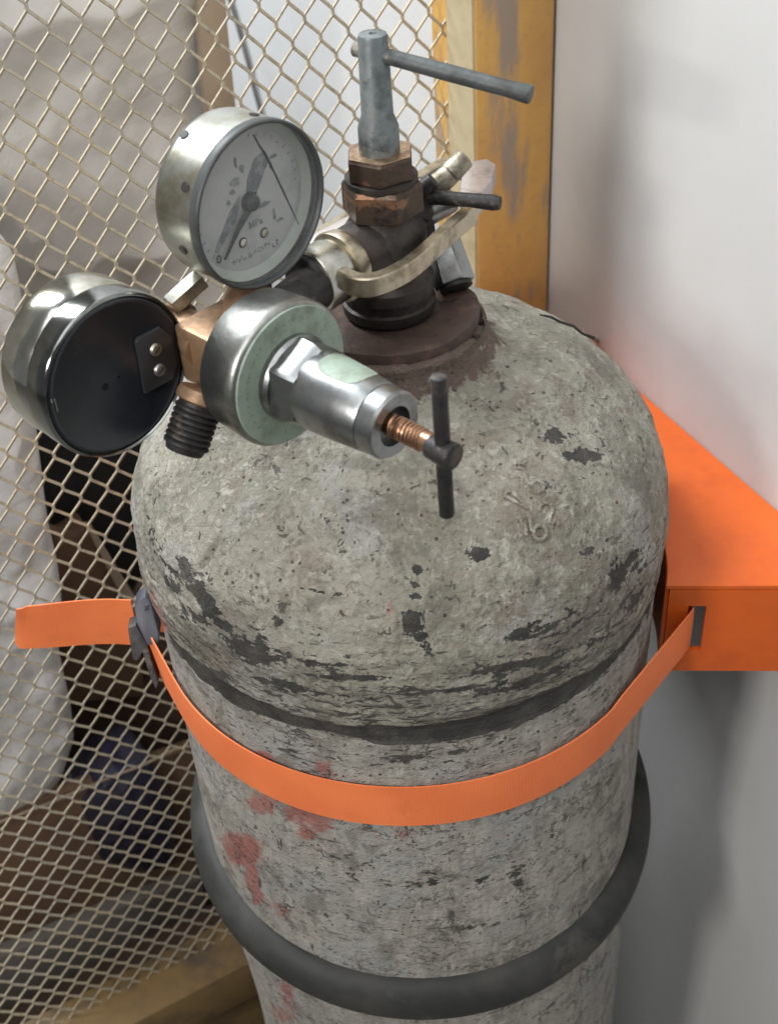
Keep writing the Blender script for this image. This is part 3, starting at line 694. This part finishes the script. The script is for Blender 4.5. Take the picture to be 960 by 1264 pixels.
# ticks along the scale
for k in range(31):
    a = math.radians(225-270*k/30); r1 = .80 if k % 5 else .77; ca, sa = math.cos(a), math.sin(a); w = .006 if k % 5 else .010
    if 9 < k < 16 or k > 25: continue
    mk.prism([dp(ca*r1-sa*w, sa*r1+ca*w, .0001), dp(ca*r1+sa*w, sa*r1-ca*w, .0001), dp(ca*.75+sa*w, sa*.75-ca*w, .0001), dp(ca*.75-sa*w, sa*.75+ca*w, .0001)], n_*.00006)
mk.build('scale_ticks', M_smudge, g, smooth=0, kind='stuff')
def text(s, x, y, size, mat, name='dial_print', rot=0):
    cu = bpy.data.curves.new(name, 'FONT'); cu.body = s; cu.size = size*RG; cu.align_x = 'CENTER'; cu.align_y = 'CENTER'; cu.extrude = .00004; cu.offset = .00002
    o = bpy.data.objects.new('tmp', cu); COL.objects.link(o); dg = bpy.context.evaluated_depsgraph_get()
    me = bpy.data.meshes.new_from_object(o.evaluated_get(dg)); COL.objects.unlink(o); bpy.data.objects.remove(o)
    p = dp(x, y, .00016); ca, sa = math.cos(rot), math.sin(rot); ax, ay = EE*ca+ZZ*sa, -EE*sa+ZZ*ca
    me.transform(Matrix(((ax.x, ay.x, n_.x, p.x), (ax.y, ay.y, n_.y, p.y), (ax.z, ay.z, n_.z, p.z), (0, 0, 0, 1))))
    me.name = name
    return link(name, me, mat, g, 0)
text('MPa', .06, -.30, .13, M_smudge)
text('0', -.56, -.52, .15, M_ink)
# the maker's line below is worn past reading: broken strokes only
ml = MB(); rr = random.Random(11)
for k in range(13):
    x = -.36+.72*k/12; y = -.66+.02*math.sin(k)
    for q in range(rr.randint(2, 4)):
        xx, yy = x+rr.uniform(-.02, .02), y+rr.uniform(-.03, .03)
        if rr.random() < .5: ml.prism([dp(xx-.018, yy-.005, .0001), dp(xx+.018, yy-.005, .0001), dp(xx+.018, yy+.005, .0001), dp(xx-.018, yy+.005, .0001)], n_*.00006)
        else: ml.prism([dp(xx-.005, yy-.022, .0001), dp(xx+.005, yy-.022, .0001), dp(xx+.005, yy+.022, .0001), dp(xx-.005, yy+.022, .0001)], n_*.00006)
ml.build('faded_line', M_smudge, g, smooth=0)
for x, y in ((-.17, -.46), (.17, -.47)):
    MB().cyl(dp(x, y, .0), dp(x, y, .0007), RG*.05, n=20, bev=.0002).build('dial_screw', M_chrome, g)
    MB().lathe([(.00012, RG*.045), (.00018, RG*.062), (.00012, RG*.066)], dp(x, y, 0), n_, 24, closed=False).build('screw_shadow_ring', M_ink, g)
# black smears left by soot on the dial
def smear(pts): return [dp(x, y, .0002) for x, y in pts]
sm = MB()
sm.prism(smear([(-.15, .0), (-.22, -.14), (-.56, -.44), (-.60, -.40), (-.30, -.02), (-.12, .12)]), n_*.00005)
sm.prism(smear([(-.04, .06), (.10, .02), (.36, .36), (.30, .50), (.16, .46), (.02, .26)]), n_*.00007)
for x, y, a, b in ((-.16, .30, .08, .05), (-.22, .20, .05, .03), (-.04, .42, .04, .05), (-.12, .52, .02, .07), (.45, .40, .07, .02), (.40, .30, .02, .04), (.36, -.30, .02, .08), (.44, -.40, .07, .02), (.22, -.12, .10, .03), (-.30, .10, .03, .03)):
    sm.prism([dp(x+a*math.cos(t)*(.8+.3*math.sin(3*t+x*9)), y+b*math.sin(t), .0003) for t in np.linspace(0, 2*math.pi, 14)[:-1]], n_*.00004)
sm.build('soot_smear', M_smudge, g, smooth=0)
nd = MB()
nd.prism([dp(-.03, -.09, .0014), (dp(-.02+.08, -.03, .0014)), dp(.10, .10, .0014), dp(-.02, .10, .0014), dp(-.10, .02, .0014)], n_*.0003)
nd.prism([dp(-.05, -.0, .0014), dp(.03, -.07, .0014), dp(-.22, -.27, .0014), dp(-.50, -.54, .0014), dp(-.52, -.52, .0014), dp(-.27, -.22, .0014)], n_*.0003)
nd.build('needle', M_ink, g, smooth=0)
MB().cyl(dp(0, 0, 0), dp(0, 0, .0030), RG*.12, RG*.10, 32, .0003).build('needle_hub', M_ink, g)
MB().lathe([(-.0014, .0005), (-.0014, RG*.953)], c_, n_, 64, closed=False).build('gauge_glass', M_glass, g)
# long crack across the glass
ck = [(.02, .86), (.09, .70), (.16, .58), (.30, .22), (.42, -.10), (.50, -.32), (.555, -.46)]
ckw = [.010, .016, .018, .014, .011, .008, .003]
def gp(x, y): return c_+EE*(x*RG)+ZZ*(y*RG)+n_*-.0013
cm_ = MB()
for k in range(len(ck)-1):
    (x0, y0), (x1, y1) = ck[k], ck[k+1]; a, b = ckw[k], ckw[k+1]
    cm_.prism([gp(x0-a, y0), gp(x0+a, y0), gp(x1+b, y1), gp(x1-b, y1)], n_*.00006)
cm_.build('glass_crack', M_ink, g, smooth=0)
# stem of the upper gauge
gb = c_ - n_*.013 - ZZ*(RG-.001)
MB().cyl(gb, gb-ZZ*.008, .0075, n=32, fn=hexf(.1), bev=.0006).build('stem', M_iron, g)

# left gauge, seen from behind
lg_c = at(148, 466, .468); RL = 107*.468/FPX
g2, n_, c_ = gauge('', lg_c, NN, RL, .028, True)
g2['label'] = 'round gauge turned away, showing its black back plate'
g['label'] = 'upright gauge with worn white dial and cracked glass'
MB().lathe([(-.0285, RL*.955), (-.0280, RL*.99), (-.0270, RL*1.0), (-.0115, RL*1.0), (-.0110, RL*.985)], c_, n_, 128, closed=False).build('case', worn('polished_case', (.60, .60, .56), (.34, .31, .22), .21, 1, 40, .8, .10, r2=.16), g2, smooth=50)
MB().lathe([(-.0114, RL*.985), (-.0110, RL*1.008), (-.0095, RL*1.010), (-.0016, RL*1.012), (-.0006, RL*1.0), (-.0002, RL*.975), (-.0012, RL*.955)], c_, n_, 128, closed=False).build('bezel', worn('dark_chrome', (.24, .25, .245), (.10, .095, .08), .20, 1, 40, .5, .08, r2=.15), g2, smooth=50)
MB().lathe([(-.0014, RL*.957), (-.0006, RL*.94), (-.0004, RL*.90), (-.0007, RL*.88), (-.0005, .0005)], c_, n_, 128, closed=False).build('back_plate', M_blackplastic, g2, smooth=60)
MB().lathe([(-.0278, .001), (-.0278, RL*.96)], c_, n_, 96, closed=False).build('dial', M_dial, g2)
def lp(x, y, h=0): return c_+EE*(x*RL)+ZZ*(y*RL)+n_*h
MB().prism([lp(.30, .33, -.0007), lp(.34, .37, -.0007), lp(.66, .37, -.0007), lp(.80, .16, -.0007), lp(.80, -.22, -.0007), lp(.70, -.37, -.0007), lp(.28, -.37, -.0007)], n_*.0016).build('mount_plate', worn('black_bracket', (.035, .034, .037), (.02, .02, .02), .42, .2, 80, .4, .2), g2, bev=.0004)
for x, y in ((.53, .13), (.53, -.15)):
    mbs = MB().cyl(lp(x, y, .0008), lp(x, y, .0022), .0026, .0023, 24, .0004)
    mbs.build('screw', worn('screw_steel', (.42, .40, .34), (.14, .12, .10), .4, .9, 200, .7, .3) if y > 0 else M_steel, g2)
    MB().box(lp(x, y, .0022), (EE+ZZ*.6).normalized(), NN.cross((EE+ZZ*.6).normalized()), NN, .0019, .0003, .00012).build('screw_slot', M_iron, g2)
MB().cyl(lp(-.20, -.03, -.0008), lp(-.20, -.03, -.00035), .0014, n=20).build('vent_hole', worn('hole_black', (.003, .003, .003), (.004, .004, .004), .9), g2)
MB().box(lp(-.865, .075, -.0006), EE, ZZ, NN, .00022, .0028, .0003).box(lp(-.905, .15, -.0006), EE, ZZ, NN, .0003, .0008, .0003).build('rim_scratch', M_chrome2, g2)
ge = c_ - n_*.014
MB().cyl(ge+EE*(RL-.001), ge+EE*(RL+.013), .0080, n=48, fn=hexf(.3), bev=.0006).build('stem', M_brass, g2)
# brass elbows joining the gauges to the body
MB().tube([ge+EE*(RL+.008), bc-EE*.008-NN*.004+ZZ*.003], .0078, 24).build('left_branch', M_brass, reg)
MB().tube([gb-ZZ*.004, bc+ZZ*.005+EE*.004], .0080, 24).build('top_branch', M_brass, reg)
lb = ge+EE*(RL+.004)+ZZ*.009
MB().cyl(lb+NN*.002, lb+EE*.015+ZZ*.006+NN*.004, .0044, n=30, fn=hexf(.2), bev=.0005).build('relief_cap', M_nickel, reg)
# brass lug and black threaded outlet
ol = bc - EE*.0185 - ZZ*.0095 + NN*.004
od = (-ZZ*.80 - EE*.56).normalized()
MB().lathe([(-.002, .0090), (0, .0098), (.0022, .0098), (.003, .0088)], ol, od, 40).build('outlet_flange', M_brass, reg)
th_ = [(.002, .0080)]
for k in range(7): th_ += [(.0045+k*.0023, .0080), (.0053+k*.0023, .0089), (.0062+k*.0023, .0089), (.0067+k*.0023, .0079)]
th_ += [(.0228, .0072), (.0228, .0050), (.012, .0046)]
MB().lathe(th_, ol, od, 40).build('outlet_thread', M_iron, reg, smooth=30)
# inlet stem and collar
p0, p1 = dc-NN*.030+EE*.008, R(-.030, 0, -.2475)
MB().cyl(p0, p1, .0098, .0098, 40, .001).build('inlet_stem', M_iron, reg)
ia = R(-.043, -.001, -.2483); ib = R(-.0275, 0, -.2475)
MB().cyl(ia, ib, .0138, .0134, 48, .0014).build('inlet_collar', M_chrome, reg)
MB().cyl(ia-EE*.0035, ia+EE*.002, .0118, .0124, 40, .0008).build('collar_seal', M_iron, reg)
MB().cyl(R(-.0300, 0, -.2475), R(-.0225, 0, -.2475), .0152, .0146, 48, .0015).build('yoke_boss', M_yoke, reg)
# yoke: flat bar loop round the valve
zy = -.2450
near = [(424, 344), (440, 351), (458, 352), (480, 345), (505, 331), (530, 310), (552, 289), (575, 265), (594, 246)]
far = [(590, 203), (556, 203), (520, 224), (480, 247), (436, 271), (390, 299), (362, 318)]
near = [(583, 263)] + near[::-1][2:]
loop = [on_z(x, y, zy) for x, y in near] + [on_z(408, 338, zy), on_z(380, 328, zy)] + [on_z(x, y, zy) for x, y in [(362, 318), (390, 299), (436, 271), (480, 247), (520, 224), (548, 208), (566, 206), (577, 214)]]
def catmull(p, k=5):
    out = []; n = len(p)
    for i in range(n-1):
        a, b, c, d = p[max(i-1, 0)], p[i], p[i+1], p[min(i+2, n-1)]
        for j in range(k):
            t = j/k; out.append(.5*((2*b)+(c-a)*t+(2*a-5*b+4*c-d)*t*t+(3*b-a-3*c+d)*t**3))
    return out
lp_ = catmull(loop)+[loop[-1]]; hw, hh = .0027, .0043
def sec(i, t):
    s = t.cross(ZZ).normalized()
    return [s*hw+ZZ*hh*.84, s*hw*.80+ZZ*hh, -s*hw*.80+ZZ*hh, -s*hw+ZZ*hh*.84, -s*hw-ZZ*hh*.84, -s*hw*.80-ZZ*hh, s*hw*.80-ZZ*hh, s*hw-ZZ*hh*.84]
MB().sweep(lp_, sec).build('yoke', M_yoke, reg, smooth=30)
# lug at the far end of the yoke that takes the clamp screw
MB().prism([on_z(x, y, zy-.0052) for x, y in ((568, 262), (572, 226), (601, 221), (612, 228), (606, 250), (588, 270), (576, 278))], ZZ*.0100).build('yoke_lug', M_pale, reg, bev=.0007)
MB().box((on_z(385, 302, zy+.0045)+on_z(520, 224, zy+.0045))/2, EE, NN, ZZ, (on_z(385, 302, zy)-on_z(520, 224, zy)).length/2, .0034, .0009).build('yoke_far_arm', M_pale, reg, bev=.0005)
cs0 = R(.022, -.002, -.243)
MB().cyl(on_z(528, 238, -.237), on_z(556, 214, -.230), .0052, .0048, 32, .0008).cyl(on_z(553, 216, -.231), on_z(574, 195, -.226), .0050, .0046, 32, .0010).build('clamp_screw', worn('grimy_bolt', (.36, .33, .26), (.14, .12, .09), .45, .9, 130, .7, .4), reg)
MB().cyl(on_z(497, 268, -.243), on_z(522, 252, -.236), .0088, .0075, 36, .0015).cyl(on_z(505, 246, -.236), on_z(535, 222, -.228), .0035, n=20, bev=.0006).build('clamp_hub', M_iron, reg)
MB().tube([on_z(512, 243, -.236), on_z(540, 244, -.236), on_z(580, 247, -.236), on_z(608, 250, -.236), on_z(617, 251, -.236)], [.0030, .0031, .0030, .0034, .0028], 20).build('clamp_handle', M_iron, reg)
MB().cyl(on_z(512, 272, -.250), on_z(556, 246, -.247), .0058, .0058, 32, .0008).build('clamp_barrel', M_chrome2, reg)
# bevelled chrome cap hanging under the yoke
ca_ = at(543, 292, .560); cb_ = at(562, 352, .558)
MB().cyl(ca_, cb_, .0076, .0084, 96, .0012, fn=hexf(.1)).build('hanging_cap', M_chrome2, reg, smooth=25)
MB().lathe([(0, .0074), (.0016, .0074), (.0020, .0062)], cb_, cb_-ca_, 40).build('cap_seal', M_iron, reg)

# ------------------------------------------------------------------ wall bracket
br = thing('wall_bracket', 'bright orange steel cylinder bracket fixed to the white wall', 'bracket', WN*DW+ZZ*(GZ-.45))
ZT, ZB = -.420, -.4786
fd = V((.9959, -.0905, 0)); f0 = V((.125, -.037, 0)); fn_ = V((fd.y, -fd.x, 0))           # fn_ points to the room
def wall_hit(p, d): return p + d*((DW-.0005-p.dot(WN))/d.dot(WN))
endR = wall_hit(f0, fd)
def mirror(p): return WN*p.dot(WN)*1 - WH*p.dot(WH)
f0m, endL = mirror(f0), mirror(endR)
aR = math.atan2(f0.y, f0.x); aL = math.atan2(f0m.y, f0m.x)
arc = [V((.1300*math.cos(t), .1300*math.sin(t), 0)) for t in np.linspace(aR, aL, 40)]
outl = [endR+ZZ*0] + arc + [endL]
zz = lambda p, z: V((p.x, p.y, z+GZ))
MB().prism([zz(p, ZT-.003) for p in outl], ZZ*.003).build('top_plate', M_brackets, br, smooth=0, bev=.0006)
sk = [V((.1300*math.cos(t), .1300*math.sin(t), 0)) for t in np.linspace(aR+.012, aL-.012, 40)]; sk2 = [p*(.1318/.1300) for p in sk][::-1]
MB().prism([zz(p, ZB+.001) for p in sk+sk2], ZZ*(ZT-.0034-ZB-.001)).build('notch_skirt', M_brackets, br, smooth=40)
# front flanges: sheet with a slot for the strap
def flange(pa, pb, slot):
    d = (pb-pa); ln = d.length; d.normalize(); out = V((d.y, -d.x, 0))
    if out.dot(WN) > 0: out = -out
    m = MB()
    def q(s0, s1, z0, z1):
        m.prism([zz(pa+d*s0, z0), zz(pa+d*s1, z0), zz(pa+d*s1, z1), zz(pa+d*s0, z1)], -out*.003)
    s0, s1, z0, z1 = slot; zt = ZT-.0032
    q(0, s0, ZB, zt); q(s1, ln, ZB, zt); q(s0, s1, ZB, z0); q(s0, s1, z1, zt)
    return m
pa = f0; slot_x = (V((.1393, -.0382, 0))-pa).dot(fd)
ds = slot_x
flange(pa+fd*.0019, endR, (ds-.0045, ds+.0042, -.4640, -.4335)).build('front_flange', M_brackets, br, smooth=0)
flange(f0m+(endL-f0m).normalized()*.0019, endL, (ds-.0045, ds+.0042, -.4640, -.4335)).build('front_flange', M_brackets, br, smooth=0)

# ------------------------------------------------------------------ strap
strap = thing('ratchet_strap', 'orange webbing strap looped round the cylinder with loose tail and buckle', 'strap', L(-.136, -.009, -.455))
ZS = -.4615; RS_ = .1272; hwS = .0135
sl = V((.1393, -.0382, 0)); inner = sl - fn_*.012
ps = []
psl = math.atan2(sl.y, sl.x); tang = psl - math.acos(RS_/sl.length)
ps.append((inner, -.4488)); ps.append((sl, -.4490))
tp = V((RS_*math.cos(tang), RS_*math.sin(tang), 0))
for k in range(1, 9): ps.append((sl.lerp(tp, k/9), -.4490+(ZS+.4490)*(k/9)))
bk = V((-.1335, -.018, 0))
bang = math.atan2(bk.y, bk.x); bt = bang + math.acos(min(1, RS_/bk.length))
bt = bt if bt < 0 else bt-2*math.pi
for t in np.linspace(tang, bt, 90): ps.append((V((RS_*math.cos(t), RS_*math.sin(t), 0)), ZS+.0010*math.sin(t*2)))
te_ = ps[-1][0]
for k in range(1, 7): ps.append((te_.lerp(bk, k/6), ZS+(.004)*(k/6)))
def webbing(name, path, hw, th=.0011, parent=strap, tw=None, cut=0):
    n = len(path); vs = []; fs = []; uv = []
    P = [zz(p, z) for p, z in path]; s = 0; ss = [0]
    for i in range(n-1): s += (P[i+1]-P[i]).length; ss.append(s)
    K = 5
    for i in range(n):
        t = (P[min(i+1, n-1)]-P[max(i-1, 0)]); t.z = 0; t.normalize(); o = V((t.y, -t.x, 0))
        up = ZZ if tw is None else (ZZ*math.cos(tw(i/(n-1)))+o*math.sin(tw(i/(n-1))))
        for side in (1, -1):
            for k in range(K):
                v = -1+2*k/(K-1); ed = 1-.35*abs(v)**6
                vs.append(P[i]+up*(hw*v)*side+o*(th*.5*side*ed)-t*(cut*v*side*(i/(n-1))**2))
    m = 2*K
    for i in range(n-1):
        for k in range(m): fs.append((i*m+k, i*m+(k+1) % m, (i+1)*m+(k+1) % m, (i+1)*m+k))
    fs += [tuple(range(m))[::-1], tuple((n-1)*m+k for k in range(m))]
    b = MB(); b.add(vs, fs); o = b.build(name, M_strap, parent, smooth=40)
    me = o.data; ul = me.uv_layers.new(name='UVMap')
    for l in me.loops:
        i, k = divmod(l.vertex_index, m) if l.vertex_index < n*m else (0, 0)
        ul.data[l.index].uv = (ss[min(i, n-1)], (k % K)/K*2*hw)
    return o
webbing('webbing', ps, hwS)
# the part that runs from the buckle behind the cylinder to the other arm of the bracket
sl2 = mirror(sl); bt2 = math.radians(176); path2 = [(V((-.1345, .006, 0)), ZS+.004)]
ang2 = math.atan2(sl2.y, sl2.x)+math.acos(RS_/sl2.length)
for t in np.linspace(bt2, ang2, 40): path2.append((V((RS_*math.cos(t), RS_*math.sin(t), 0)), ZS))
path2.append((sl2, -.449))
webbing('webbing', path2, hwS)
tailp = [on_z(168, 769, -.4545), on_z(140, 769, -.4545), on_z(110, 770, -.4545), on_z(80, 771, -.4545), on_z(50, 772, -.4545), on_z(20, 773, -.4545)]
tl = []
for i in range(5):
    for j in range(6): 
        p = tailp[i].lerp(tailp[i+1], j/6); tl.append((V((p.x, p.y+.0012*math.sin(i+j/6.0), 0)), p.z-GZ))
tl.append((V((tailp[-1].x, tailp[-1].y, 0)), tailp[-1].z-GZ))
webbing('strap_tail', tl, .0158, .0011, strap, lambda f: .04-.10*f, .0062)
# cam buckle
def plate(name, px, w, depth, mat, bev):
    P = [at(x, y, w) for x, y in px]; d = V((fw[0], fw[1], 0)).normalized()*depth
    return MB().prism(P, d).build(name, mat, strap, smooth=20, bev=bev)
plate('buckle_lever', [(166, 748), (179, 737), (186, 742), (197, 784), (196, 795), (182, 797), (168, 768)], .640, .010, M_buckle, .0005)
plate('buckle_frame', [(158, 776), (168, 772), (182, 796), (186, 812), (196, 842), (193, 852), (186, 838), (176, 806), (170, 816), (164, 814)], .648, .008, M_iron, .0004)
for dx in (0, 4): plate('buckle_pin', [(178, 748+dx), (183, 747+dx), (184, 749+dx), (179, 750+dx)], .6395, .001, M_iron, 0)
